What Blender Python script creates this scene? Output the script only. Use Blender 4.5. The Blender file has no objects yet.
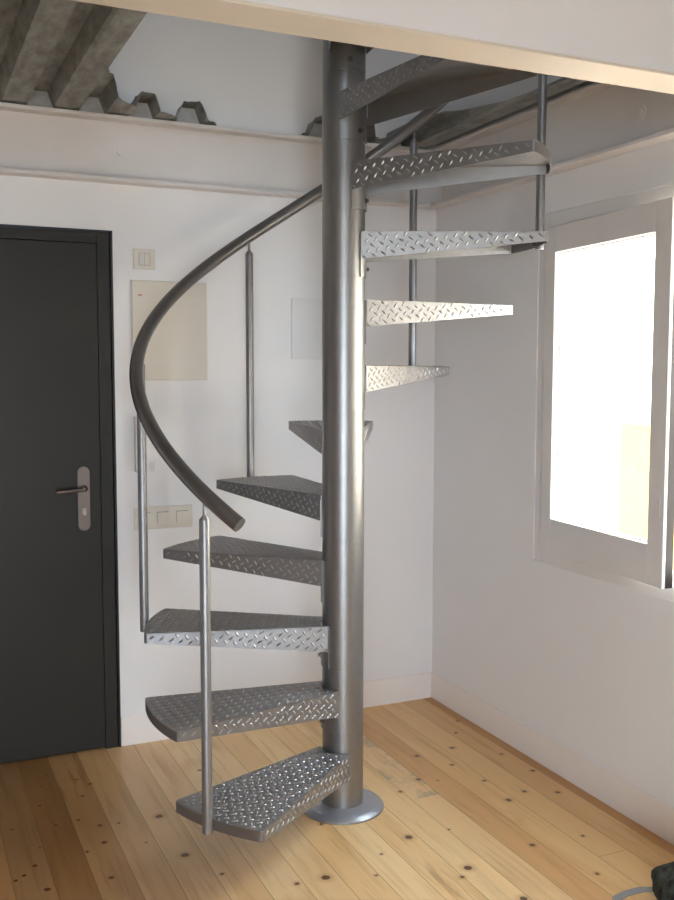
import bpy, bmesh, math, random
from mathutils import Vector, Matrix
S = bpy.context.scene
C = S.collection
PI = math.pi
R = math.radians
random.seed(7)

# ------------------------------------------------------------------ measures (metres)
YB, XR = 0.8874, 0.8838            # inner faces of the back wall and the right wall
XL, YF = -5.6, -4.9                # left wall, front wall (behind the camera)
ZC, ZU = 2.70, 5.1                 # storey floor slab top, upper ceiling
RISE, Z1 = 0.2271, 0.2250
A1, DA = 210.736, 28.2157
RT, BT = 0.6946, 14.895            # tread radius, half angle of the outer edge
XI, WI = 0.0513, 0.0658            # inner tread corner
RC = 0.0738

# ------------------------------------------------------------------ materials
def new_mat(name):
    m = bpy.data.materials.new(name); m.use_nodes = True
    nt = m.node_tree
    return m, nt, nt.nodes['Principled BSDF']
def noise(nt, scale, detail=3, vec=None, rough=.5):
    n = nt.nodes.new('ShaderNodeTexNoise'); n.inputs['Scale'].default_value = scale
    n.inputs['Detail'].default_value = detail; n.inputs['Roughness'].default_value = rough
    if vec is not None: nt.links.new(vec, n.inputs['Vector'])
    return n
def coord(nt, kind='Object'):
    t = nt.nodes.new('ShaderNodeTexCoord'); return t.outputs[kind]
def ramp(nt, fac, stops, interp='LINEAR'):
    r = nt.nodes.new('ShaderNodeValToRGB'); cr = r.color_ramp; cr.interpolation = interp
    while len(cr.elements) < len(stops): cr.elements.new(.5)
    for e, (p, c) in zip(cr.elements, stops):
        e.position = p; e.color = (*c, 1) if len(c) == 3 else c
    nt.links.new(fac, r.inputs['Fac']); return r
def simple(name, col, rough=.5, metal=0, var=.06, scale=6, bump=0, bscale=200, spec=.5, coat=0):
    m, nt, b = new_mat(name)
    oc = coord(nt)
    n = noise(nt, scale, 4, oc)
    c0 = tuple(max(0, c * (1 - var)) for c in col); c1 = tuple(min(1, c * (1 + var)) for c in col)
    r = ramp(nt, n.outputs['Fac'], [(.3, c0), (.7, c1)])
    nt.links.new(r.outputs['Color'], b.inputs['Base Color'])
    b.inputs['Roughness'].default_value = rough; b.inputs['Metallic'].default_value = metal
    b.inputs['Specular IOR Level'].default_value = spec
    b.inputs['Coat Weight'].default_value = coat
    if bump:
        n2 = noise(nt, bscale, 3, oc)
        bp = nt.nodes.new('ShaderNodeBump'); bp.inputs['Strength'].default_value = bump
        bp.inputs['Distance'].default_value = .002
        nt.links.new(n2.outputs['Fac'], bp.inputs['Height']); nt.links.new(bp.outputs['Normal'], b.inputs['Normal'])
    return m

M = {}
M['wall'] = simple('wall_paint', (.82, .80, .795), .75, var=.015, scale=1.5, bump=.12, bscale=90, spec=.3)
M['upper'] = simple('upper_wall_paint', (.80, .775, .76), .8, var=.015, scale=1.5, bump=.1, bscale=90, spec=.3)
M['left_wall'] = simple('dimmed_wall_paint', (.30, .28, .27), .8, var=.03)  # unseen wall, greyed to keep reflections in the stair metal dark
M['base'] = simple('baseboard_paint', (.86, .80, .76), .4, var=.02, scale=3)
M['beam'] = simple('beam_paint', (.72, .67, .64), .45, var=.04, scale=3, bump=.2, bscale=40)
M['box'] = simple('boxed_beam_paint', (.67, .665, .68), .5, var=.02, scale=3)
M['beige'] = simple('tan_bounce_paint', (.62, .55, .47), .45, var=.03, scale=3)  # warm floor bounce on the beam underside, put into a tan colour
M['frame_white'] = simple('window_paint', (.74, .71, .69), .38, var=.03, scale=3)
M['gasket'] = simple('dark_brown_profile', (.02, .014, .013), .4)
M['door'] = simple('door_paint', (.028, .025, .021), .5, var=.10, scale=2.5, bump=.1, bscale=60, spec=.3)
M['door_edge'] = simple('door_edge_black', (.012, .012, .016), .4)
M['grey_metal'] = simple('grey_metallic_paint', (.31, .303, .302), .42, .76, var=.05, scale=30, bump=.06, bscale=900)
M['lug_metal'] = simple('glint_lug_paint', (.44, .435, .435), .33, .82, var=.1, scale=40)  # lugs lighter than the plate, their glint put into the colour
M['column_metal'] = simple('column_metallic_paint', (.30, .293, .287), .38, .85, var=.03, scale=30, bump=.05, bscale=900)
M['band_metal'] = simple('smooth_metallic_paint', (.26, .25, .25), .42, .8, var=.04, scale=20)
M['flange_metal'] = simple('base_flange_paint', (.36, .37, .40), .38, .65, var=.03, scale=20)
M['rail_metal'] = simple('handrail_coating', (.20, .188, .180), .34, .8, var=.05, scale=30)
M['steel'] = simple('stainless_steel', (.55, .53, .52), .25, 1, var=.03)
M['steel_dull'] = simple('brushed_nickel', (.20, .165, .145), .4, .9, var=.05)
M['cream'] = simple('cream_plastic', (.72, .665, .58), .45, var=.015)
M['ivory'] = simple('white_plastic', (.72, .68, .65), .4, var=.015)
M['plate'] = simple('pale_grey_plastic', (.74, .72, .71), .5, var=.01)
M['red'] = simple('red_print', (.55, .15, .08), .5)
M['shadow_gap'] = simple('dark_plastic', (.06, .055, .05), .6)
M['iron'] = simple('black_iron', (.015, .013, .013), .45, .2)
M['bag'] = simple('dark_canvas', (.030, .036, .028), .9, var=.95, scale=45, bump=.8, bscale=140)
M['strap'] = simple('grey_webbing', (.30, .29, .30), .85, var=.08, scale=120, bump=.5, bscale=400)
M['strap_edge'] = simple('purple_grey_binding', (.09, .055, .07), .85)

# window glass
m, nt, b = new_mat('clear_glass')
b.inputs['Base Color'].default_value = (1, 1, 1, 1); b.inputs['Roughness'].default_value = 0
gl = nt.nodes.new('ShaderNodeBsdfGlossy'); gl.inputs['Roughness'].default_value = .02
tr = nt.nodes.new('ShaderNodeBsdfTransparent'); mx = nt.nodes.new('ShaderNodeMixShader')
mx.inputs[0].default_value = .06; nt.links.new(tr.outputs[0], mx.inputs[1]); nt.links.new(gl.outputs[0], mx.inputs[2])
nt.links.new(mx.outputs[0], nt.nodes['Material Output'].inputs[0])
M['glass'] = m

# corrugated deck: weathered galvanised steel
m, nt, b = new_mat('weathered_galvanised_deck')
oc = coord(nt); mp = nt.nodes.new('ShaderNodeMapping'); mp.inputs['Scale'].default_value = (3, 1, 3)
nt.links.new(oc, mp.inputs['Vector'])
n = noise(nt, 7, 8, mp.outputs[0], .65)
r = ramp(nt, n.outputs['Fac'], [(.3, (.13, .125, .11)), (.5, (.27, .265, .24)), (.72, (.40, .40, .37))])
nt.links.new(r.outputs[0], b.inputs['Base Color']); b.inputs['Metallic'].default_value = .45; b.inputs['Roughness'].default_value = .55
M['deck'] = m

# pine floor boards: tones by board, grain, knots at their own places
PITCH, X0 = .1165, -.446
m, nt, b = new_mat('pine_floor_boards')
L = nt.links.new
oc = coord(nt)
sep = nt.nodes.new('ShaderNodeSeparateXYZ'); L(oc, sep.inputs[0])
def math_(op, a, b_=None, c=None):
    n = nt.nodes.new('ShaderNodeMath'); n.operation = op
    for i, v in enumerate((a, b_, c)):
        if v is None: continue
        if isinstance(v, (int, float)): n.inputs[i].default_value = v
        else: L(v, n.inputs[i])
    return n.outputs[0]
u = math_('DIVIDE', math_('SUBTRACT', sep.outputs['X'], X0), PITCH)
idx = math_('FLOOR', u); fracu = math_('FRACT', u)
# tone per board, the dimmer light on the left put into its tones: boards -7..12 measured, a random tone elsewhere
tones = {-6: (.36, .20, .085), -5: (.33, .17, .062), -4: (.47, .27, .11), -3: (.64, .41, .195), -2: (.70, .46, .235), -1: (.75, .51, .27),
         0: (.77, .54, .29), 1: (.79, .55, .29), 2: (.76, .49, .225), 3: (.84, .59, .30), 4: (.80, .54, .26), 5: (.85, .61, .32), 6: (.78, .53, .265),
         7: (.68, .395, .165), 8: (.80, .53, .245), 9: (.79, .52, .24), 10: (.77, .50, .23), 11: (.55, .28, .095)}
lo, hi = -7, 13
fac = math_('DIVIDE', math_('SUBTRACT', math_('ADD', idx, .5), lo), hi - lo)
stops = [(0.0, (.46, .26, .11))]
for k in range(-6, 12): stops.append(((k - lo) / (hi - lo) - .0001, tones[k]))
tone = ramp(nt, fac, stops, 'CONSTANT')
# grain
comb = nt.nodes.new('ShaderNodeCombineXYZ')
L(math_('MULTIPLY', sep.outputs['X'], 26), comb.inputs[0]); L(math_('MULTIPLY', sep.outputs['Y'], 1.6), comb.inputs[1]); L(math_('MULTIPLY', idx, 7.31), comb.inputs[2])
g1 = noise(nt, 1.3, 6, comb.outputs[0], .6)
g1.inputs['Distortion'].default_value = .6
comb2 = nt.nodes.new('ShaderNodeCombineXYZ')
L(math_('MULTIPLY', sep.outputs['X'], 8), comb2.inputs[0]); L(math_('MULTIPLY', sep.outputs['Y'], 1.3), comb2.inputs[1]); L(math_('MULTIPLY', idx, 3.7), comb2.inputs[2])
wv = nt.nodes.new('ShaderNodeTexWave'); wv.wave_type = 'RINGS'; wv.inputs['Scale'].default_value = .9
wv.inputs['Distortion'].default_value = 5; wv.inputs['Detail'].default_value = 2
L(comb2.outputs[0], wv.inputs['Vector'])
gr = ramp(nt, g1.outputs['Fac'], [(.3, (.78, .70, .60)), (.5, (1, 1, 1)), (.7, (1.0, .93, .84))])
mul = nt.nodes.new('ShaderNodeMix'); mul.data_type = 'RGBA'; mul.blend_type = 'MULTIPLY'; mul.inputs[0].default_value = .8
L(tone.outputs[0], mul.inputs[6]); L(gr.outputs[0], mul.inputs[7])
gw = ramp(nt, wv.outputs['Fac'], [(0, (.86, .77, .66)), (.55, (1, 1, 1))])
mul2 = nt.nodes.new('ShaderNodeMix'); mul2.data_type = 'RGBA'; mul2.blend_type = 'MULTIPLY'; mul2.inputs[0].default_value = .55
L(mul.outputs[2], mul2.inputs[6]); L(gw.outputs[0], mul2.inputs[7])
# dark red heartwood streaks on the two streaked boards
streak = noise(nt, .8, 5, comb.outputs[0], .55); streak.inputs['Distortion'].default_value = 1.4
sr = ramp(nt, streak.outputs['Fac'], [(.56, (0, 0, 0)), (.66, (1, 1, 1))])
isb = math_('ADD', math_('COMPARE', idx, -4, .4), math_('MULTIPLY', math_('COMPARE', idx, 4, .4), .55))
ms = nt.nodes.new('ShaderNodeMix'); ms.data_type = 'RGBA'; L(math_('MULTIPLY', math_('MULTIPLY', sr.outputs[0], isb), .75), ms.inputs[0])
L(mul2.outputs[2], ms.inputs[6]); ms.inputs[7].default_value = (.27, .095, .025, 1)
# blue-grey stain along one board right of the column
st = noise(nt, 9, 5, oc, .6)
stf = math_('MULTIPLY', math_('COMPARE', idx, 6, .4), ramp(nt, st.outputs['Fac'], [(.48, (0, 0, 0)), (.62, (1, 1, 1))]).outputs[0])
stf = math_('MULTIPLY', stf, math_('MULTIPLY', math_('GREATER_THAN', sep.outputs['Y'], -.06), .5))
ms2 = nt.nodes.new('ShaderNodeMix'); ms2.data_type = 'RGBA'; L(stf, ms2.inputs[0]); L(ms.outputs[2], ms2.inputs[6]); ms2.inputs[7].default_value = (.24, .22, .15, 1)
KN = [(-0.939, 0.717, 1), (-0.971, 0.618, 0.7), (-0.998, 0.455, 1), (-0.967, 0.275, 1), (-1.108, 0.302, 1), (-1.039, 0.132, 0.7), (-1.069, 0.018, 1.2), (-1.108, -0.03, 1), (-1.135, -0.05, 1), (-1.053, -0.143, 1.5), (-0.839, 0.626, 1), (-0.799, 0.566, 1.2), (-0.843, 0.471, 1), (-0.89, 0.281, 1), (-0.828, 0.21, 1.2), (-0.766, 0.201, 0.7), (-0.838, 0.082, 1.4), (-0.902, 0.041, 1), (-0.862, -0.154, 1.4), (-0.624, 0.193, 1.9), (-0.616, -0.112, 1.8), (-0.711, 0.024, 0.6), (-0.382, 0.517, 1), (-0.542, -0.275, 0.9), (-0.35, -0.425, 1.1), (-0.256, -0.428, 2), (-0.031, -0.369, 0.7), (-0.106, -0.481, 0.8), (0.106, -0.305, 1.9), (0.248, 0.018, 1), (-0.126, -0.097, 1), (0.828, 0.56, 1), (0.748, 0.441, 1), (0.645, 0.303, 1.4), (0.553, 0.153, 1), (0.468, 0.289, 1.5), (0.363, 0.087, 1.3), (0.427, 0.048, 0.6), (0.796, 0.163, 1), (0.813, -0.027, 1.2), (0.588, -0.028, 1), (0.672, -0.171, 1.1), (0.576, -0.206, 1.5), (0.782, -0.227, 1.3), (0.648, -0.54, 0.9), (0.529, -0.757, 1), (0.454, -0.522, 1.3), (0.179, -0.56, 1.9), (0.234, -0.782, 1.8), (0.134, -0.6, 1.1), (0.258, -0.313, 0.6)]
wob = noise(nt, 60, 2, oc)
wobv = nt.nodes.new('ShaderNodeVectorMath'); wobv.operation = 'SCALE'; wobv.inputs['Scale'].default_value = .008
L(wob.outputs['Color'], wobv.inputs[0])
pk = nt.nodes.new('ShaderNodeVectorMath'); pk.operation = 'ADD'; L(oc, pk.inputs[0]); L(wobv.outputs[0], pk.inputs[1])
cur = None
for kx, ky, ks in KN:
    d = nt.nodes.new('ShaderNodeVectorMath'); d.operation = 'DISTANCE'; L(pk.outputs[0], d.inputs[0]); d.inputs[1].default_value = (kx + .004, ky + .004, .004)
    q = math_('DIVIDE', d.outputs['Value'], .0072 * ks)
    cur = q if cur is None else math_('MINIMUM', cur, q)
kf = ramp(nt, math_('DIVIDE', cur, 3), [(.27, (1, 1, 1)), (.36, (0, 0, 0))])
kh = ramp(nt, math_('DIVIDE', cur, 3), [(.36, (1, 1, 1)), (.85, (0, 0, 0))])
mk1 = nt.nodes.new('ShaderNodeMix'); mk1.data_type = 'RGBA'; L(math_('MULTIPLY', kh.outputs[0], .42), mk1.inputs[0]); L(ms2.outputs[2], mk1.inputs[6]); mk1.inputs[7].default_value = (.42, .19, .06, 1)
mk2 = nt.nodes.new('ShaderNodeMix'); mk2.data_type = 'RGBA'; L(math_('MULTIPLY', kf.outputs[0], .92), mk2.inputs[0]); L(mk1.outputs[2], mk2.inputs[6]); mk2.inputs[7].default_value = (.09, .028, .010, 1)
# seams between boards, and one butt joint
edge = math_('MINIMUM', fracu, math_('SUBTRACT', 1, fracu))
seam = math_('LESS_THAN', edge, .011)
butt = math_('MULTIPLY', math_('COMPARE', idx, 9, .4), math_('COMPARE', sep.outputs['Y'], -.675, .0012))
butt2 = math_('MULTIPLY', math_('COMPARE', idx, -1, .4), math_('COMPARE', sep.outputs['Y'], -1.9, .0012))
seam = math_('MAXIMUM', seam, math_('MAXIMUM', butt, butt2))
mk3 = nt.nodes.new('ShaderNodeMix'); mk3.data_type = 'RGBA'; L(math_('MULTIPLY', seam, .62), mk3.inputs[0]); L(mk2.outputs[2], mk3.inputs[6]); mk3.inputs[7].default_value = (.16, .08, .035, 1)
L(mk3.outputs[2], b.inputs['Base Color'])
rr = ramp(nt, g1.outputs['Fac'], [(.2, (.40,) * 3), (.8, (.31,) * 3)]); L(rr.outputs[0], b.inputs['Roughness'])
bp = nt.nodes.new('ShaderNodeBump'); bp.inputs['Strength'].default_value = .35; bp.inputs['Distance'].default_value = .0015
L(math_('SUBTRACT', math_('MULTIPLY', g1.outputs['Fac'], .15), math_('MULTIPLY', seam, 1)), bp.inputs['Height']); L(bp.outputs[0], b.inputs['Normal'])
M['floor'] = m

# outside: cream brick facade and pale paving
m, nt, b = new_mat('cream_brick')
oc = coord(nt); mp = nt.nodes.new('ShaderNodeMapping'); mp.inputs['Rotation'].default_value = (R(90), 0, R(90)); nt.links.new(oc, mp.inputs[0])
br = nt.nodes.new('ShaderNodeTexBrick'); br.inputs['Scale'].default_value = 2.2
br.inputs['Color1'].default_value = (.82, .66, .38, 1); br.inputs['Color2'].default_value = (.78, .60, .33, 1); br.inputs['Mortar'].default_value = (.62, .48, .28, 1)
nt.links.new(mp.outputs[0], br.inputs['Vector']); nt.links.new(br.outputs[0], b.inputs['Base Color']); b.inputs['Roughness'].default_value = .9
M['brick'] = m
M['render'] = simple('cream_render', (.80, .72, .60), .9, var=.04, scale=.8)
M['ochre'] = simple('ochre_render', (.42, .27, .065), 1, spec=0)
M['mortar'] = simple('grey_mortar', (.40, .40, .39), .9, var=.15, scale=30, bump=.4)
M['paving'] = simple('pale_paving', (.60, .50, .36), .9)

# ------------------------------------------------------------------ mesh helpers
def obj(name, bm, mat, parent=None, smooth=False, bevel=0):
    bm.normal_update()
    me = bpy.data.meshes.new(name); bm.to_mesh(me); bm.free()
    mats = mat if isinstance(mat, (list, tuple)) else [mat]
    for mt in mats: me.materials.append(mt)
    o = bpy.data.objects.new(name, me); C.objects.link(o)
    if parent is not None: o.parent = parent
    if smooth:
        for p in me.polygons: p.use_smooth = True
        if smooth != 'all': me.set_sharp_from_angle(angle=R(35))
    if bevel:
        md = o.modifiers.new('bevel', 'BEVEL'); md.width = bevel; md.segments = 2; md.limit_method = 'ANGLE'; md.angle_limit = R(50)
    return o
def empty(name, loc, label, cat, group=None):
    o = bpy.data.objects.new(name, None); C.objects.link(o); o.location = loc; o.empty_display_size = .1
    tag(o, label, cat, group); return o
def tag(o, label=None, cat=None, group=None, kind=None):
    if label: o['label'] = label
    if cat: o['category'] = cat
    if group: o['group'] = group
    if kind: o['kind'] = kind
    return o
def box(bm, x0, x1, y0, y1, z0, z1, mi=0):
    vs = [bm.verts.new((x, y, z)) for x in (x0, x1) for y in (y0, y1) for z in (z0, z1)]
    for f in ((0, 1, 3, 2), (4, 6, 7, 5), (0, 4, 5, 1), (2, 3, 7, 6), (0, 2, 6, 4), (1, 5, 7, 3)):
        fc = bm.faces.new([vs[i] for i in f]); fc.material_index = mi
    return vs
def new_box(*a):
    bm = bmesh.new(); box(bm, *a); return bm
def prism(bm, pts_top, pts_bot, mi=0):
    n = len(pts_top)
    t = [bm.verts.new(p) for p in pts_top]; b_ = [bm.verts.new(p) for p in pts_bot]
    fs = [bm.faces.new(t), bm.faces.new(b_[::-1])]
    for i in range(n):
        j = (i + 1) % n
        fs.append(bm.faces.new((t[j], t[i], b_[i], b_[j])))
    for f in fs: f.material_index = mi
def lathe(bm, prof, seg=48, cx=0, cy=0, cap=True):
    rings = []
    for r, z in prof:
        if r < 1e-6: rings.append([bm.verts.new((cx, cy, z))]); continue
        rings.append([bm.verts.new((cx + r * math.cos(2 * PI * i / seg), cy + r * math.sin(2 * PI * i / seg), z)) for i in range(seg)])
    for a, b_ in zip(rings, rings[1:]):
        for i in range(seg):
            j = (i + 1) % seg
            if len(a) == 1: bm.faces.new((a[0], b_[i], b_[j]))
            elif len(b_) == 1: bm.faces.new((a[i], a[j], b_[0]))
            else: bm.faces.new((a[i], a[j], b_[j], b_[i]))
    if cap:
        if len(rings[0]) > 1: bm.faces.new(rings[0][::-1])
        if len(rings[-1]) > 1: bm.faces.new(rings[-1])
def tube(bm, pts, r, seg=16, cap=True):
    pts = [Vector(p) for p in pts]; rings = []
    up = Vector((0, 0, 1)); prev = None
    for i, p in enumerate(pts):
        t = (pts[min(i + 1, len(pts) - 1)] - pts[max(i - 1, 0)]).normalized()
        if prev is None:
            a = up if abs(t.z) < .95 else Vector((1, 0, 0))
            n = (a - t * a.dot(t)).normalized()
        else: n = (prev - t * prev.dot(t)).normalized()
        prev = n; bn = t.cross(n)
        rr_ = r[i] if isinstance(r, (list, tuple)) else r
        rings.append([bm.verts.new(p + (n * math.cos(2 * PI * k / seg) + bn * math.sin(2 * PI * k / seg)) * rr_) for k in range(seg)])
    for a, b_ in zip(rings, rings[1:]):
        for i in range(seg):
            j = (i + 1) % seg; bm.faces.new((a[i], a[j], b_[j], b_[i]))
    if cap: bm.faces.new(rings[0][::-1]); bm.faces.new(rings[-1])
def oriented_cyl(bm, c, axis, r, h, seg=16):
    axis = Vector(axis).normalized(); c = Vector(c)
    tube(bm, [c, c + axis * h], r, seg)

# ------------------------------------------------------------------ camera
cx, cy, H = -1.4183, -3.0655, 1.57
yaw, pitch, roll, F = R(24.4597), R(4.6904), R(.0709), 965.48
fwd = Vector((math.sin(yaw) * math.cos(pitch), math.cos(yaw) * math.cos(pitch), -math.sin(pitch)))
right = Vector((math.cos(yaw), -math.sin(yaw), 0)); up = right.cross(fwd)
r2 = right * math.cos(roll) + up * math.sin(roll); u2 = -right * math.sin(roll) + up * math.cos(roll)
cam = bpy.data.cameras.new('camera'); co = bpy.data.objects.new('camera', cam); C.objects.link(co)
mw = Matrix(((r2.x, u2.x, -fwd.x, cx), (r2.y, u2.y, -fwd.y, cy), (r2.z, u2.z, -fwd.z, H), (0, 0, 0, 1)))
co.matrix_world = mw
cam.sensor_fit = 'VERTICAL'; cam.sensor_height = 36; cam.lens = F / 900 * 36; cam.clip_start = .02
S.camera = co

# ------------------------------------------------------------------ room shell
def struct(name, bm, mat, parent=None, **k):
    o = obj(name, bm, mat, parent, **k)
    if parent is None: o['kind'] = 'structure'
    return o
T = .32
struct('floor', new_box(XL - T, XR + T, YF - T, YB + T, -.12, 0), M['floor'])
# back wall, with the door recess cut out of it
DX0, DX1, DZ = -1.62, -.6135, 2.128
bm = bmesh.new()
box(bm, XL - T, DX0, YB, YB + T, 0, ZU); box(bm, DX1, XR, YB, YB + T, 0, ZU); box(bm, DX0, DX1, YB, YB + T, DZ, ZU)
box(bm, DX0, DX1, YB + .2, YB + T, 0, DZ)
struct('wall_back', bm, M['wall'])
WY0, WY1, WZ0, WZ1 = -1.30, .094, .815, 2.175
bm = bmesh.new()
box(bm, XR, XR + T, WY1, YB + T, 0, ZU); box(bm, XR, XR + T, YF - T, WY0, 0, ZU)
box(bm, XR, XR + T, WY0, WY1, 0, WZ0); box(bm, XR, XR + T, WY0, WY1, WZ1, ZU)
struct('wall_right', bm, M['wall'])
# left wall and the front wall with its own window (behind the camera)
struct('wall_left', new_box(XL - T, XL, YF - T, YB, 0, ZU), M['left_wall'])
FX0, FX1, FZ0, FZ1 = -3.0, -1.25, .05, 2.15
bm = bmesh.new()
box(bm, XL, FX0, YF - T, YF, 0, ZU); box(bm, FX1, XR, YF - T, YF, 0, ZU); box(bm, FX0, FX1, YF - T, YF, 0, FZ0)
# unseen upper window above it, added to light the upper storey walls
UX0, UX1, UZ0, UZ1 = -2.1, -1.3, 3.4, 4.6
box(bm, FX0, FX1, YF - T, YF, FZ1, 3.4); box(bm, FX0, UX0, YF - T, YF, 3.4, 4.6); box(bm, UX1, FX1, YF - T, YF, 3.4, 4.6) if UX1 < FX1 else None
box(bm, FX0, FX1, YF - T, YF, 4.6, ZU)
struct('wall_front', bm, M['wall'])
# storey slab over the room in front of the stair opening, roof above
bm = bmesh.new(); box(bm, XL, XR, YF, -.99, 2.58, ZC); struct('ceiling', bm, M['box'])
struct('roof', new_box(XL - T, XR + T, YF - T, YB + T, ZU, ZU + .2), M['upper'])

# skirting boards
bm = bmesh.new(); box(bm, DX1 + .004, XR - .005, YB - .005, YB, 0, .125); struct('baseboard_back', bm, M['base'], bevel=.002)
bm = bmesh.new(); box(bm, XR - .005, XR, YF, YB, 0, .125); struct('baseboard_right', bm, M['base'], bevel=.002)
bm = bmesh.new(); box(bm, XL, DX0 - .004, YB - .005, YB, 0, .125); struct('baseboard_left', bm, M['base'], bevel=.002)

# boxed beam at the near edge of the stair opening
bm = bmesh.new(); box(bm, XL, XR - .001, -1.110, -.986, 2.330, 2.58)
struct('trim_1', bm, M['box'], bevel=.003)
bm = bmesh.new(); box(bm, XL, XR - .001, -1.112, -.985, 2.322, 2.330)
struct('trim_2', bm, M['beige'], bevel=.002)  # thin sheet that carries the tan bounce colour under the beam

# ------------------------------------------------------------------ door
dr = bpy.data.objects.new('door_1', None); C.objects.link(dr); dr.location = (-1.11, YB, 0); dr['kind'] = 'structure'
def loc(o, parent):  # keep world placement under a moved parent
    o.matrix_parent_inverse = Matrix.Translation(-Vector(o.parent.location)) if o.parent.parent is None else Matrix(); return o
bm = bmesh.new()
fw = .062
box(bm, DX0, DX0 + fw, YB - .002, YB + .08, 0, DZ); box(bm, DX1 - fw, DX1 - .012, YB - .002, YB + .08, 0, DZ - .012); box(bm, DX0 + fw, DX1 - fw, YB - .002, YB + .08, DZ - .052, DZ - .012)
loc(obj('door_frame', bm, M['door'], dr, bevel=.002), dr)
bm = bmesh.new()
box(bm, DX1 - .009, DX1, YB - .006, YB + .08, 0, DZ); box(bm, DX0, DX1 - .012, YB - .006, YB + .08, DZ - .012, DZ)
loc(obj('frame_edge', bm, M['door_edge'], dr), dr)
bm = bmesh.new(); box(bm, DX0 + fw + .0015, DX1 - fw - .0015, YB + .0005, YB + .05, .006, DZ - .0535)
leaf = loc(obj('door_leaf', bm, M['door'], dr, bevel=.002), dr)
# back plate with round ends, lever, cylinder lock
def stadium(bm, cx_, z0, z1, w, y0, y1, seg=12):
    pts = []
    for i in range(seg + 1):
        a = PI * i / seg; pts.append((cx_ + w / 2 * math.cos(a), z1 - w / 2 + w / 2 * math.sin(a)))
    for i in range(seg + 1):
        a = PI + PI * i / seg; pts.append((cx_ + w / 2 * math.cos(a), z0 + w / 2 + w / 2 * math.sin(a)))
    prism(bm, [(x, y0, z) for x, z in pts], [(x, y1, z) for x, z in pts])
hy = YB + .0005
hx = -.745
bm = bmesh.new(); stadium(bm, hx, .922, 1.184, .048, hy - .004, hy)
for zz in (.945, 1.165): oriented_cyl(bm, (hx, hy - .004, zz), (0, -1, 0), .006, .0015)
ph = loc(obj('handle_plate', bm, M['steel_dull'], leaf, bevel=.0012), dr)
ph['label'] = 'long nickel plate with rounded ends'
bm = bmesh.new(); tube(bm, [(hx, hy - .004, 1.096), (hx, hy - .034, 1.096), (hx - .006, hy - .046, 1.0955), (hx - .02, hy - .05, 1.095), (hx - .115, hy - .05, 1.089)], [.013, .010, .0095, .0095, .0095], 16)
lathe_pts = None
loc(obj('door_handle', bm, M['steel_dull'], leaf, smooth=True), dr)['label'] = 'nickel lever handle pointing left'
bm = bmesh.new(); stadium(bm, hx + .001, .985, 1.018, .017, hy - .010, hy - .004)
loc(obj('lock_cylinder', bm, M['steel'], leaf, bevel=.001), dr)

# ------------------------------------------------------------------ window in the right wall
wn = bpy.data.objects.new('window_1', None); C.objects.link(wn); wn.location = (XR, (WY0 + WY1) / 2, WZ0); wn['kind'] = 'structure'
bm = bmesh.new(); f0, f1 = XR + .004, XR + .065
box(bm, f0, f1, WY1 - .05, WY1, WZ0, WZ1); box(bm, f0, f1, WY0, WY0 + .05, WZ0, WZ1)
box(bm, f0, f1, WY0 + .05, WY1 - .05, WZ0, WZ0 + .048); box(bm, f0, f1, WY0 + .05, WY1 - .05, WZ1 - .055, WZ1)
box(bm, XR + .036, f1, WY1 - .095, WY1 - .05, WZ0 + .048, WZ1 - .055); box(bm, XR + .036, f1, WY0 + .05, WY1 - .095, WZ0 + .048, WZ0 + .08); box(bm, XR + .036, f1, WY0 + .05, WY1 - .095, WZ1 - .085, WZ1 - .055)
loc(obj('window_frame', bm, M['frame_white'], wn, bevel=.002), wn)
bm = bmesh.new(); box(bm, XR + .066, XR + T + .03, WY0, WY1, WZ0 - .02, WZ0 + .004)
loc(obj('window_sill', bm, M['base'], wn), wn)
# sash, hinged on the far side and standing ajar
hinge = Vector((.868, .026)); free = Vector((.814, -.697)); sd = (free - hinge); SW = sd.length; ang = math.atan2(sd.y, sd.x)
SZ0, SZ1 = .866, 2.1155
sash_m = Matrix.Translation((hinge.x, hinge.y, 0)) @ Matrix.Rotation(ang, 4, 'Z')   # local x along the sash, local +y towards outside
def sash_bm(boxes):
    bm = bmesh.new()
    for a in boxes: box(bm, *a)
    bmesh.ops.transform(bm, matrix=sash_m, verts=bm.verts); return bm
LS, RS, TR, BR = .066, .080, .098, .135
sb = [(0, LS, 0, .045, SZ0, SZ1), (SW - RS, SW, 0, .014, SZ0, SZ1), (SW - RS, SW - .004, .014, .045, SZ0, SZ1), (LS, SW - RS, 0, .045, SZ0, SZ0 + BR), (LS, SW - RS, 0, .045, SZ1 - TR, SZ1)]
sash = loc(obj('window_sash', sash_bm(sb), M['frame_white'], wn, bevel=.0025), wn)
sash['label'] = 'wide white sash standing slightly ajar'
loc(obj('sash_edge', sash_bm([(SW - .0045, SW - .0005, .0145, .044, SZ0, SZ1)]), M['gasket'], sash), wn)['label'] = 'dark brown outer profile of the sash edge'
loc(obj('glass', sash_bm([(LS - .005, SW - RS + .005, .034, .038, SZ0 + BR - .005, SZ1 - TR + .005)]), M['glass'], sash), wn)
loc(obj('glazing_seal', sash_bm([(LS, LS + .004, .028, .034, SZ0 + BR, SZ1 - TR), (LS + .004, SW - RS, .028, .034, SZ1 - TR - .004, SZ1 - TR), (LS + .004, SW - RS, .028, .034, SZ0 + BR, SZ0 + BR + .004)]), M['plate'], sash), wn)
loc(obj('window_catch', sash_bm([(SW - .030, SW - .018, -.003, 0, 1.10, 1.165)]), M['frame_white'], sash, bevel=.001), wn)

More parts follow.
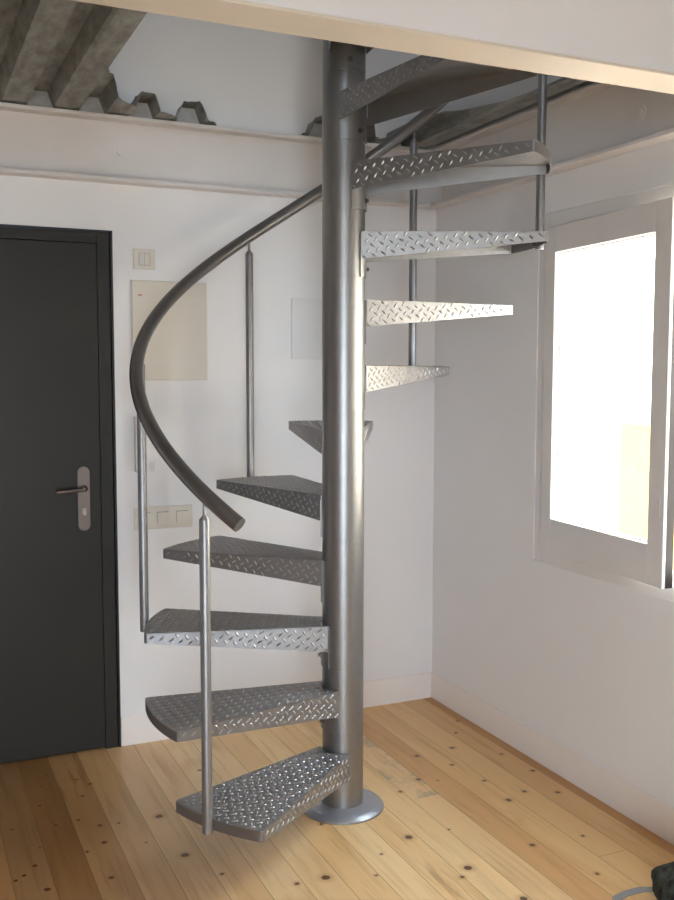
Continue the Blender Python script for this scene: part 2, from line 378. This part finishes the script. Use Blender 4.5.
# front window (behind the camera)
w2 = bpy.data.objects.new('window_2', None); C.objects.link(w2); w2.location = ((FX0 + FX1) / 2, YF, FZ0); w2['kind'] = 'structure'
bm = bmesh.new(); a, b_ = YF - .12, YF - .06
box(bm, FX0, FX0 + .06, a, b_, FZ0, FZ1); box(bm, FX1 - .06, FX1, a, b_, FZ0, FZ1); mx_ = (FX0 + FX1) / 2
box(bm, mx_ - .04, mx_ + .04, a, b_, FZ0 + .06, FZ1 - .06)
box(bm, FX0 + .06, FX1 - .06, a, b_, FZ0, FZ0 + .06); box(bm, FX0 + .06, FX1 - .06, a, b_, FZ1 - .06, FZ1)
loc(obj('window_frame', bm, M['frame_white'], w2), w2)

# ------------------------------------------------------------------ outside
gnd = struct('street', new_box(-14, 14, -22, 14, -3.2, -3.0), M['paving'])
bd = empty('facade_building', (6.5, 0, -3), 'cream brick building across the street seen through the window', 'building')
loc(obj('wall', new_box(6.5, 9.5, -9, 16, -3, 5.5), M['render'], bd), bd)
loc(obj('ochre_panel', new_box(6.44, 6.5, 4.6, 6.02, -3, .95), M['ochre'], bd), bd)
loc(obj('cornice', new_box(6.35, 9.6, -9.1, 16.1, 5.5, 5.7), M['paving'], bd), bd)
rl = empty('window_railing', (1.12, -.9, .9), 'black iron railing outside the open right half of the window', 'railing')
bm = bmesh.new(); box(bm, 1.105, 1.135, -1.28, -.50, .94, .965); loc(obj('bottom_rail', bm, M['iron'], rl), rl)
bm = bmesh.new(); box(bm, 1.105, 1.135, -1.28, -.50, 1.36, 1.39); loc(obj('top_rail', bm, M['iron'], rl), rl)
for i in range(7):
    yy = -.64 - i * .1
    bm = bmesh.new(); box(bm, 1.114, 1.126, yy - .006, yy + .006, .965, 1.36); loc(obj('baluster', bm, M['iron'], rl), rl)

# ------------------------------------------------------------------ steel channels along the walls
def channel(name, label, along, a0, a1):
    root = bpy.data.objects.new(name, None); C.objects.link(root)
    D, z0, z1, t = .07, 2.313, 2.568, .016
    if along == 'x':
        root.location = ((a0 + a1) / 2, YB, z0)
        b1 = lambda d0, d1, za, zb: (a0, a1, YB - d1, YB - d0, za, zb)
    else:
        root.location = (XR, (a0 + a1) / 2, z0)
        b1 = lambda d0, d1, za, zb: (XR - d1, XR - d0, a0, a1, za, zb)
    tag(root, label, 'steel beam')
    loc(obj('web', new_box(*b1(.0, .012, z0 + t, z1 - t)), M['beam'], root), root)
    loc(obj('lower_flange', new_box(*b1(0, D, z0, z0 + t)), M['beam'], root, bevel=.003), root)
    loc(obj('upper_flange', new_box(*b1(0, D, z1 - t, z1)), M['beam'], root, bevel=.003), root)
    return root
cb = channel('steel_beam', 'off-white painted steel channel running above the grey door along the back wall', 'x', XL, XR - .001)
cr_ = channel('steel_beam', 'off-white painted steel channel running above the window along the right wall', 'y', -.985, YB - .0705)
for root, p, ax in ((cb, (-.578, YB - .012, 2.435), (0, -1, 0)), (cr_, (XR - .012, -.478, 2.428), (-1, 0, 0)), ):
    bm = bmesh.new(); oriented_cyl(bm, p, ax, .026, .004, 20); oriented_cyl(bm, Vector(p) + Vector(ax) * .004, ax, .014, .008, 6)
    loc(obj('bolt', bm, M['beam'], root), root)

# ------------------------------------------------------------------ corrugated deck with its ragged cut edge
BND = [(-3.2, -.985), (-.775, -.985), (-.765, -.70), (-.745, -.52), (-.722, -.256), (-.715, -.10), (-.7325, .02), (-.738, .12), (-.7416, .239), (-.735, .34), (-.711, .42), (-.70, .50), (-.665, .57), (-.622, .614),
       (-.585, .64), (-.55, .70), (-.50, .72), (-.46, .70), (-.40, .745), (-.36, .80), (-.30, .79), (-.26, .735), (-.235, .80), (-.19, .83), (-.16, .90),
       (.16, .90), (.205, .82), (.24, .80), (.262, .73), (.30, .735), (.34, .72), (.42, .69), (.47, .74), (.53, .78), (.545, .80), (.57, .70), (.592, .58), (.61, .46), (.63, .50), (.652, .58), (.672, .57), (.684, .47), (.694, .30), (.70, .10), (.706, .0), (.712, -.10), (.735, -.13), (.742, -.28), (.755, -.60), (.765, -.985), (XR - .004, -.985)]
BND = sorted(BND, key=lambda q: 0) 
# the left cut runs along y: give it as x by y, and take for each y the sheet left of it
LEFT = [(-.985, -.775), (-.70, -.765), (-.52, -.745), (-.256, -.722), (-.10, -.705), (.02, -.7325), (.10, -.725), (.239, -.7416), (.33, -.735), (.40, -.712), (.427, -.711), (.50, -.69), (.56, -.655), (.614, -.622), (.66, -.585), (.69, -.55), (.70, -.50), (.715, -.44), (.745, -.40), (.80, -.36)]
def interp(tab, v):
    if v <= tab[0][0]: return tab[0][1]
    for (a, p), (b_, q) in zip(tab, tab[1:]):
        if v <= b_: return p + (q - p) * (v - a) / (b_ - a)
    return tab[-1][1]
RIGHTB = [q for q in BND if q[0] > -.37]
PIT, RC0 = .1925, -.887
def prof(x):
    d = abs((x - RC0 + PIT / 2) % PIT - PIT / 2)
    if d < .028: return .062
    if d < .050: return .062 * (.050 - d) / .022
    return 0
ZD = 2.571
ytop = YB - .003
def xs_range(a, b_):
    ks = set([round(a, 5), round(b_, 5)])
    k = math.floor((a - RC0) / PIT) - 1
    while RC0 + k * PIT - .1 < b_:
        for d in (-.050, -.028, 0, .028, .050, -.0725, .0725):
            x = RC0 + k * PIT + d
            if a < x < b_: ks.add(round(x, 5))
        k += 1
    x = a
    while x < b_: ks.add(round(x, 5)); x += .014
    out = []
    for x in sorted(ks):
        if not out or x - out[-1] > .002: out.append(x)
    return out
bm = bmesh.new()
rnd = random.Random(3)
# left sheet: rows by y, columns by x up to the cut
ys = [-.985 + (0.80 + .985) * i / 220 for i in range(221)]
xsl = xs_range(-3.2, -.775)
base_x = xs_range(-5.5, -.36)
verts = {}
jit = {y: rnd.uniform(-.0025, .0025) for y in ys}
def vtx(x, y, dz=0):
    key = (round(x, 4), round(y, 4))
    if key not in verts: verts[key] = bm.verts.new((x, y, ZD + prof(x) + dz))
    return verts[key]
for y0, y1 in zip(ys, ys[1:]):
    l0, l1 = interp(LEFT, y0) + jit[y0], interp(LEFT, y1) + jit[y1]
    for xa, xb in zip(base_x, base_x[1:]):
        if xa >= min(l0, l1) and xa >= max(l0, l1): continue
        p = []
        a0, a1 = min(xb, l0), min(xb, l1)
        q = [(xa, y0)] if xa < l0 else []
        if a0 > xa: q.append((a0, y0))
        if a1 > xa: q.append((a1, y1))
        if xa < l1: q.append((xa, y1))
        q2 = []
        for t in q:
            kk = (round(t[0], 4), round(t[1], 4))
            if kk not in [(round(s[0], 4), round(s[1], 4)) for s in q2]: q2.append(t)
        if len(q2) < 3: continue
        try: bm.faces.new([vtx(*t) for t in q2])
        except ValueError: pass
# strip left along the back and right walls
def yb_right(x): return interp(RIGHTB, x) + .006 * math.sin(x * 190)
def strip(x0, x1, fn):
    xs = xs_range(x0, x1); n = 14; prev = None
    for x in xs:
        s = min(fn(x), ytop)
        col = [bm.verts.new((x, s + (ytop - s) * i / n, ZD + prof(x) + (.010 * (1 - i / n) ** 4 if s < ytop - .05 else 0))) for i in range(n + 1)] if s < ytop - .006 else None
        if prev and col:
            for i in range(n): bm.faces.new((prev[i], col[i], col[i + 1], prev[i + 1]))
        prev = col
strip(-5.5, -.36, lambda x: .80)
strip(-.36, XR - .004, yb_right)
deck = obj('corrugated_deck', bm, M['deck'])
md = deck.modifiers.new('thick', 'SOLIDIFY'); md.thickness = .0016; md.offset = 1
for k in (-5, -4, -3, -2, -1, 0, 1, 2, 3, 6):
    xc = RC0 + k * PIT; yf_ = .835 if k < 4 else .84
    bm = bmesh.new()
    tz = [(xc - .0485, ZD - .0005), (xc + .0485, ZD - .0005), (xc + .0268, ZD + .058), (xc - .0268, ZD + .058)]
    prism(bm, [(x, yf_, z) for x, z in tz], [(x, YB - .001, z) for x, z in tz]); bmesh.ops.recalc_face_normals(bm, faces=bm.faces)
    obj('rib_infill', bm, M['mortar'], deck)['label'] = 'grey mortar closing a rib of the decking at the wall'
tag(deck, 'ragged-edged corrugated galvanised steel decking above the beams around the stair opening', 'metal decking')

# ------------------------------------------------------------------ spiral staircase
stair = empty('spiral_staircase', (0, 0, 0), 'grey metal spiral staircase with chequer plate treads on a round central column', 'staircase')
bm = bmesh.new()
pr = [(RC, .012)]
for k in range(13):
    z = Z1 + k * RISE - .158
    if k > 0: pr += [(RC, z - .0007), (RC - .0006, z - .0003), (RC - .0006, z + .0003), (RC, z + .0007)]
pr += [(RC, 3.62), (RC - .004, 3.63), (0, 3.63)]
lathe(bm, pr, 96)
obj('column', bm, M['column_metal'], stair, smooth=True)
bm = bmesh.new()
lathe(bm, [(.1475, 0), (.1490, .002), (.1490, .007), (.1465, .0105), (.130, .019), (.124, .0215), (.118, .0225), (RC + .002, .0235), (RC, .0235)], 96)
fl = obj('base_flange', bm, M['flange_metal'], stair, smooth=True); fl['label'] = 'pale bluish grey round base plate'

# one tread in local axes: x outwards from the column, z = 0 at its top face
TH = .003
HI, HO = .092, .033
def lug(bm, o, e, n, Ln=.0215, W=.0072, Hh=.0025):
    e = Vector(e); n = Vector(n); s = n.cross(e); o = Vector(o)
    prof_ = [(-.5, 0), (-.25, .44), (0, .5), (.25, .44), (.5, 0), (.25, -.44), (0, -.5), (-.25, -.44)]
    base = [bm.verts.new(o + e * (a * Ln) + s * (b_ * W)) for a, b_ in prof_]
    t0 = bm.verts.new(o - e * Ln * .24 + n * Hh); t1 = bm.verts.new(o + e * Ln * .24 + n * Hh)
    for f in ((0, 1, t0), (1, 2, t1, t0), (2, 3, t1), (3, 4, t1), (4, 5, t1), (5, 6, t1), (6, 7, t0, t1), (7, 0, t0)):
        vs = [base[i] if isinstance(i, int) else i for i in f]
        vs2 = []
        for v in vs:
            if v not in vs2: vs2.append(v)
        fc = bm.faces.new(vs2[::-1])
        if fc.normal.dot(n) == 0: fc.normal_update()
        if fc.normal.dot(n) < 0: fc.normal_flip()
        fc.material_index = 1
def tread_meshes():
    bo = math.radians(BT); inner_a = math.atan2(WI, XI); ri = math.hypot(XI, WI)
    oc_ = [(RT * math.cos(bo), -RT * math.sin(bo)), (RT * math.cos(bo), RT * math.sin(bo))]
    ins = [(XI, -WI), (XI, WI)]
    outer = [(RT * math.cos(-bo + 2 * bo * i / 24), RT * math.sin(-bo + 2 * bo * i / 24)) for i in range(25)]
    # soften the two outer corners
    def soft(p, a, b_, r=.010):
        p = Vector(p); a = (Vector(a) - p).normalized(); b_ = (Vector(b_) - p).normalized(); return [tuple(p + a * r), tuple(p + a * r * .3 + b_ * r * .3), tuple(p + b_ * r)]
    outer = soft(outer[0], ins[0], outer[3]) + outer[1:-1] + soft(outer[-1], outer[-4], ins[1])
    iarc = [(.0798 * math.cos(inner_a - 2 * inner_a * i / 14), .0798 * math.sin(inner_a - 2 * inner_a * i / 14)) for i in range(15)]
    poly = outer + [ins[1]] + iarc + [ins[0]]
    bm = bmesh.new()
    prism(bm, [(x, y, 0) for x, y in poly], [(x, y, -TH) for x, y in poly])
    for s in (-1, 1):
        a = Vector((XI, s * WI)); b_ = Vector((RT * math.cos(bo), s * RT * math.sin(bo)))
        d = (b_ - a).normalized(); Ltot = (b_ - a).length; b_ = a + d * (Ltot - .009)
        nrm = Vector((-d.y, d.x)) * s; i_ = -nrm * TH
        hb = HI + (HO - HI) * (Ltot - .009) / Ltot
        pts = [(a.x, a.y, -.0015), (b_.x, b_.y, -.0015), (b_.x, b_.y, -hb), (a.x, a.y, -HI)]
        prism(bm, pts, [(x + i_.x, y + i_.y, z) for x, y, z in pts])
        # rounded fold
        e0 = a + i_; e1 = b_ + i_
        tube(bm, [(e0.x, e0.y, -TH * .9), (e1.x, e1.y, -TH * .9)], TH * 1.02, 10)
        # lugs on this flange
        n3 = Vector((nrm.x, nrm.y, 0)); d3 = Vector((d.x, d.y, 0)); z3 = Vector((0, 0, -1))
        th = R(35); p = .0236
        e1_ = d3 * math.cos(th) + z3 * math.sin(th); e2_ = -d3 * math.sin(th) + z3 * math.cos(th)
        o3 = Vector((a.x, a.y, 0))
        for i in range(-5, 40):
            for j in range(-40, 40):
                q = e1_ * (i * p) + e2_ * (j * p) + d3 * .01
                sx, sz = q.dot(d3), q.dot(z3)
                hz = HI + (HO - HI) * sx / Ltot
                if sx < .008 or sx > Ltot - .012 or sz < .006 or sz > hz - .006: continue
                lug(bm, o3 + q, e1_ if (i + j) % 2 else e2_, n3)
    # lugs on top
    th = R(45); p = .0236
    for i in range(-45, 45):
        for j in range(-45, 45):
            x = (i * math.cos(th) - j * math.sin(th)) * p; y = (i * math.sin(th) + j * math.cos(th)) * p
            rr_ = math.hypot(x, y)
            if rr_ > RT - .008 or rr_ < .092 or x < XI: continue
            lim = WI + (RT * math.sin(bo) - WI) * (x - XI) / (RT * math.cos(bo) - XI)
            if abs(y) > lim - .008: continue
            e = (math.cos(th), math.sin(th), 0) if (i + j) % 2 else (-math.sin(th), math.cos(th), 0)
            lug(bm, (x, y, 0), e, (0, 0, 1))
    # band under the curved outer edge
    bb = bmesh.new()
    zt, zb = -.0032, -HO - .001
    rings = []
    for x, y in outer:
        k_ = 1 - TH / math.hypot(x, y)
        rings.append([bb.verts.new(q) for q in ((x, y, zt), (x, y, zb), (x * k_, y * k_, zb), (x * k_, y * k_, zt))])
    for a_, c_ in zip(rings, rings[1:]):
        for i in range(4): bb.faces.new((a_[i], a_[(i + 1) % 4], c_[(i + 1) % 4], c_[i]))
    bb.faces.new(rings[0][::-1]); bb.faces.new(rings[-1])
    bmesh.ops.recalc_face_normals(bb, faces=bb.faces)
    # curved bracket against the column
    bk = bmesh.new(); A = math.radians(51); n = 20; z0, z1 = -.152, -.0035
    po = [(.0792 * math.cos(-A + 2 * A * i / n), .0792 * math.sin(-A + 2 * A * i / n)) for i in range(n + 1)]
    pi_ = [(.0742 * math.cos(A - 2 * A * i / n), .0742 * math.sin(A - 2 * A * i / n)) for i in range(n + 1)]
    prism(bk, [(x, y, z1) for x, y in po + pi_], [(x, y, z0) for x, y in po + pi_])
    bl = bmesh.new(); oriented_cyl(bl, (.079, 0, -.121), (1, 0, 0), .0095, .002, 20); oriented_cyl(bl, (.081, 0, -.121), (1, 0, 0), .0062, .008, 6)
    return bm, bb, bk, bl
tb, bb, bk, bl = tread_meshes()
def tr_loc(k, z=None):
    return Matrix.Translation((0, 0, Z1 + k * RISE)) @ Matrix.Rotation(R(A1 - k * DA), 4, 'Z')
tread0 = obj('tread', tb, [M['grey_metal'], M['lug_metal']], stair)
band0 = obj('edge_band', bb, M['band_metal'], tread0, smooth=True); band0['label'] = 'smooth curved band along the outer edge'
brk0 = obj('bracket', bk, M['column_metal'], tread0, smooth=True)
bolt0 = obj('bolt', bl, M['steel_dull'], tread0)
tread0.matrix_local = tr_loc(0)
for k in range(1, 12):
    t = tread0.copy(); C.objects.link(t); t.parent = stair; t.matrix_local = tr_loc(k)
    for ch in (band0, brk0, bolt0):
        c = ch.copy(); C.objects.link(c); c.parent = t

# balusters on every second tread
RB = RT + .0155
def rail_z(a): return 1.136 + .00803 * (219.5 - a)
RR = RT + .0125
def rail_pt(a): return (RR * math.cos(R(a)), RR * math.sin(R(a)), rail_z(a))
TB = .0158
bm = bmesh.new()
lathe(bm, [(TB - .002, -.040), (TB, -.038), (TB, .908), (TB - .001, .912), (.0065, .922), (.0050, .925), (.0050, .985), (0, .985)], 24)
bal0 = obj('baluster', bm, M['grey_metal'], stair, smooth=True)
bm = bmesh.new(); oriented_cyl(bm, (0, 0, -.018), (-1, 0, 0), .009, .022, 12)
fix0 = obj('fixing', bm, M['shadow_gap'], bal0)
for n_, k in enumerate((0, 2, 4, 6, 8, 10)):
    o = bal0 if n_ == 0 else bal0.copy()
    if n_:
        C.objects.link(o); c = fix0.copy(); C.objects.link(c); c.parent = o
    a = R(A1 - k * DA - (0 if n_ else .4))
    o.parent = stair
    o.matrix_local = Matrix.Translation((RB * math.cos(a), RB * math.sin(a), Z1 + k * RISE)) @ Matrix.Rotation(a, 4, 'Z')
bm = bmesh.new()
aa = [220.2 - i * 2.5 for i in range(0, 128)]
tube(bm, [rail_pt(a) for a in aa], .0230, 28)
rail = obj('handrail', bm, M['rail_metal'], stair, smooth=True)
bm = bmesh.new()
p0 = Vector(rail_pt(220.2)); dirv = (p0 - Vector(rail_pt(218))).normalized()
oriented_cyl(bm, p0, dirv, .0231, .004, 28)
obj('end_cap', bm, M['band_metal'], rail, smooth=True, bevel=.001)

# ------------------------------------------------------------------ fittings on the back wall
def wall_thing(name, x, z, label, cat):
    return empty(name, (x, YB, z), label, cat)
yb = lambda d: YB - d
t = wall_thing('light_switch', -.485, 1.98, 'small cream square light switch high on the wall above the panel', 'switch')
loc(obj('plate', new_box(-.5295, -.4405, yb(.008), YB, 1.981, 2.062), M['cream'], t, bevel=.002), t)
loc(obj('surround', new_box(-.5085, -.4625, yb(.0088), yb(.0078), 1.997, 2.046), M['shadow_gap'], t), t)
loc(obj('rocker', new_box(-.5072, -.4865, yb(.0115), yb(.008), 1.998, 2.045), M['ivory'], t, bevel=.001), t)
loc(obj('rocker', new_box(-.4855, -.4638, yb(.011), yb(.008), 1.998, 2.045), M['cream'], t, bevel=.001), t)
t = wall_thing('fuse_box', -.38, 1.53, 'cream rectangular fuse box cover on the wall below the switch', 'fuse box')
bm = new_box(-.5397, -.2244, yb(.012), YB, 1.53, 1.936); loc(obj('cover', bm, M['cream'], t, bevel=.003), t)
loc(obj('upper_seam', new_box(-.536, -.228, yb(.0124), yb(.0118), 1.8585, 1.8600), M['plate'], t), t)
loc(obj('lower_seam', new_box(-.536, -.228, yb(.0124), yb(.0118), 1.6035, 1.6050), M['plate'], t), t)
loc(obj('emblem', new_box(-.514, -.499, yb(.0126), yb(.0119), 1.874, 1.879), M['red'], t), t)
loc(obj('cover_edge', new_box(-.5425, -.5390, yb(.006), YB, 1.53, 1.938), M['plate'], t), t)
p2 = obj('wall_plate', new_box(.16, .36, yb(.006), YB, 1.62, 1.885), M['plate'], None, bevel=.002)
tag(p2, 'pale grey blank plate on the wall partly hidden behind the column', 'wall plate')
t = wall_thing('wall_intercom', -.49, 1.15, 'white wall intercom with a slim handset behind the handrail', 'intercom')
loc(obj('body', new_box(-.524, -.452, yb(.016), YB, 1.152, 1.384), M['wall'], t, bevel=.003), t)
loc(obj('handset', new_box(-.5404, -.5215, yb(.040), yb(.008), 1.152, 1.384), M['ivory'], t, bevel=.006), t)
loc(obj('button', new_box(-.478, -.456, yb(.019), yb(.016), 1.160, 1.192), M['plate'], t, bevel=.002), t)
t = wall_thing('wall_switch_plate', -.42, .91, 'wide cream triple switch plate low on the wall behind the second baluster', 'switch')
loc(obj('plate', new_box(-.5423, -.2967, yb(.009), YB, .911, 1.005), M['cream'], t, bevel=.002), t)
for cx_ in (-.500, -.424, -.342):
    s_ = loc(obj('surround', new_box(cx_ - .0245, cx_ + .0245, yb(.0096), yb(.0088), .933, .982), M['shadow_gap'], t), t)
    loc(obj('rocker', new_box(cx_ - .0235, cx_ + .0245, yb(.0125), yb(.009), .932, .9805), M['cream'], s_, bevel=.001), t)

# ------------------------------------------------------------------ bag at the lower right corner
bag = empty('tool_bag', (.62, -1.075, 0), 'dark speckled canvas bag on the floor at the lower right corner', 'bag')
bm = bmesh.new()
bmesh.ops.create_icosphere(bm, subdivisions=4, radius=1)
rb = random.Random(5)
for v in bm.verts:
    x, y, z = v.co
    w = 1 + .05 * math.sin(5 * x + 2 * z) * math.cos(4 * y) + .03 * math.sin(11 * z + 6 * y)
    v.co = Vector((x * .10 * w, y * .14 * w, max(z * .09 * w, -.0675)))
bmesh.ops.translate(bm, verts=bm.verts, vec=(.62, -1.075, .0675))
loc(obj('bag_body', bm, M['bag'], bag, smooth='all'), bag)
def flat_strap(bm, pts, w, t=.003):
    prev = None
    pts = [Vector(p) for p in pts]
    rings = []
    for i, p in enumerate(pts):
        d = (pts[min(i + 1, len(pts) - 1)] - pts[max(i - 1, 0)]); d.z = 0; d.normalize(); s = Vector((-d.y, d.x, 0)) * w / 2
        rings.append([bm.verts.new(p + s), bm.verts.new(p - s), bm.verts.new(p - s + Vector((0, 0, t))), bm.verts.new(p + s + Vector((0, 0, t)))])
    for a, b_ in zip(rings, rings[1:]):
        for i in range(4): bm.faces.new((a[i], a[(i + 1) % 4], b_[(i + 1) % 4], b_[i]))
    bm.faces.new(rings[0][::-1]); bm.faces.new(rings[-1])
SP = [(.645, -.96, .001), (.625, -.905, .001), (.585, -.890, .001), (.53, -.888, .001), (.485, -.898, .001), (.463, -.925, .001), (.465, -.965, .001), (.50, -1.01, .001), (.545, -1.04, .001)]
bm = bmesh.new(); flat_strap(bm, SP, .026)
loc(obj('strap', bm, M['strap'], bag), bag)['label'] = 'grey webbing strap looped on the floor'

# ------------------------------------------------------------------ light: daylight from outside
w = bpy.data.worlds.new('sky'); S.world = w; w.use_nodes = True
bg = w.node_tree.nodes['Background']; bg.inputs['Color'].default_value = (.74, .87, 1, 1); bg.inputs['Strength'].default_value = 9
sun = bpy.data.lights.new('sun', 'SUN'); sun.energy = 8; sun.angle = R(.6); sun.color = (1, .94, .86)
so = bpy.data.objects.new('sun', sun); C.objects.link(so)
so.rotation_euler = Vector((.62, -.22, -.75)).to_track_quat('-Z', 'Y').to_euler(); so.location = (-5, 2, 9)
def portal(name, loc_, rot, sx, sy):
    l = bpy.data.lights.new(name, 'AREA'); l.shape = 'RECTANGLE'; l.size = sx; l.size_y = sy; l.cycles.is_portal = True
    o = bpy.data.objects.new(name, l); C.objects.link(o); o.location = loc_; o.rotation_euler = rot
portal('window_portal', (XR + T + .02, (WY0 + WY1) / 2, (WZ0 + WZ1) / 2), (0, R(90), 0), WZ1 - WZ0, WY1 - WY0)
portal('window_portal', ((FX0 + FX1) / 2, YF - T - .02, (FZ0 + FZ1) / 2), (R(90), 0, 0), FX1 - FX0, FZ1 - FZ0)
portal('window_portal', ((UX0 + UX1) / 2, YF - T - .02, (UZ0 + UZ1) / 2), (R(90), 0, 0), UX1 - UX0, UZ1 - UZ0)  # portal of the added upper window

S.view_settings.view_transform = 'Standard'; S.view_settings.look = 'None'; S.view_settings.gamma = 1
S.view_settings.exposure = 0.87
S.cycles.use_denoising = True
S.cycles.max_bounces = 12; S.cycles.diffuse_bounces = 8; S.cycles.glossy_bounces = 5; S.cycles.transparent_max_bounces = 8
S.cycles.sample_clamp_indirect = 8
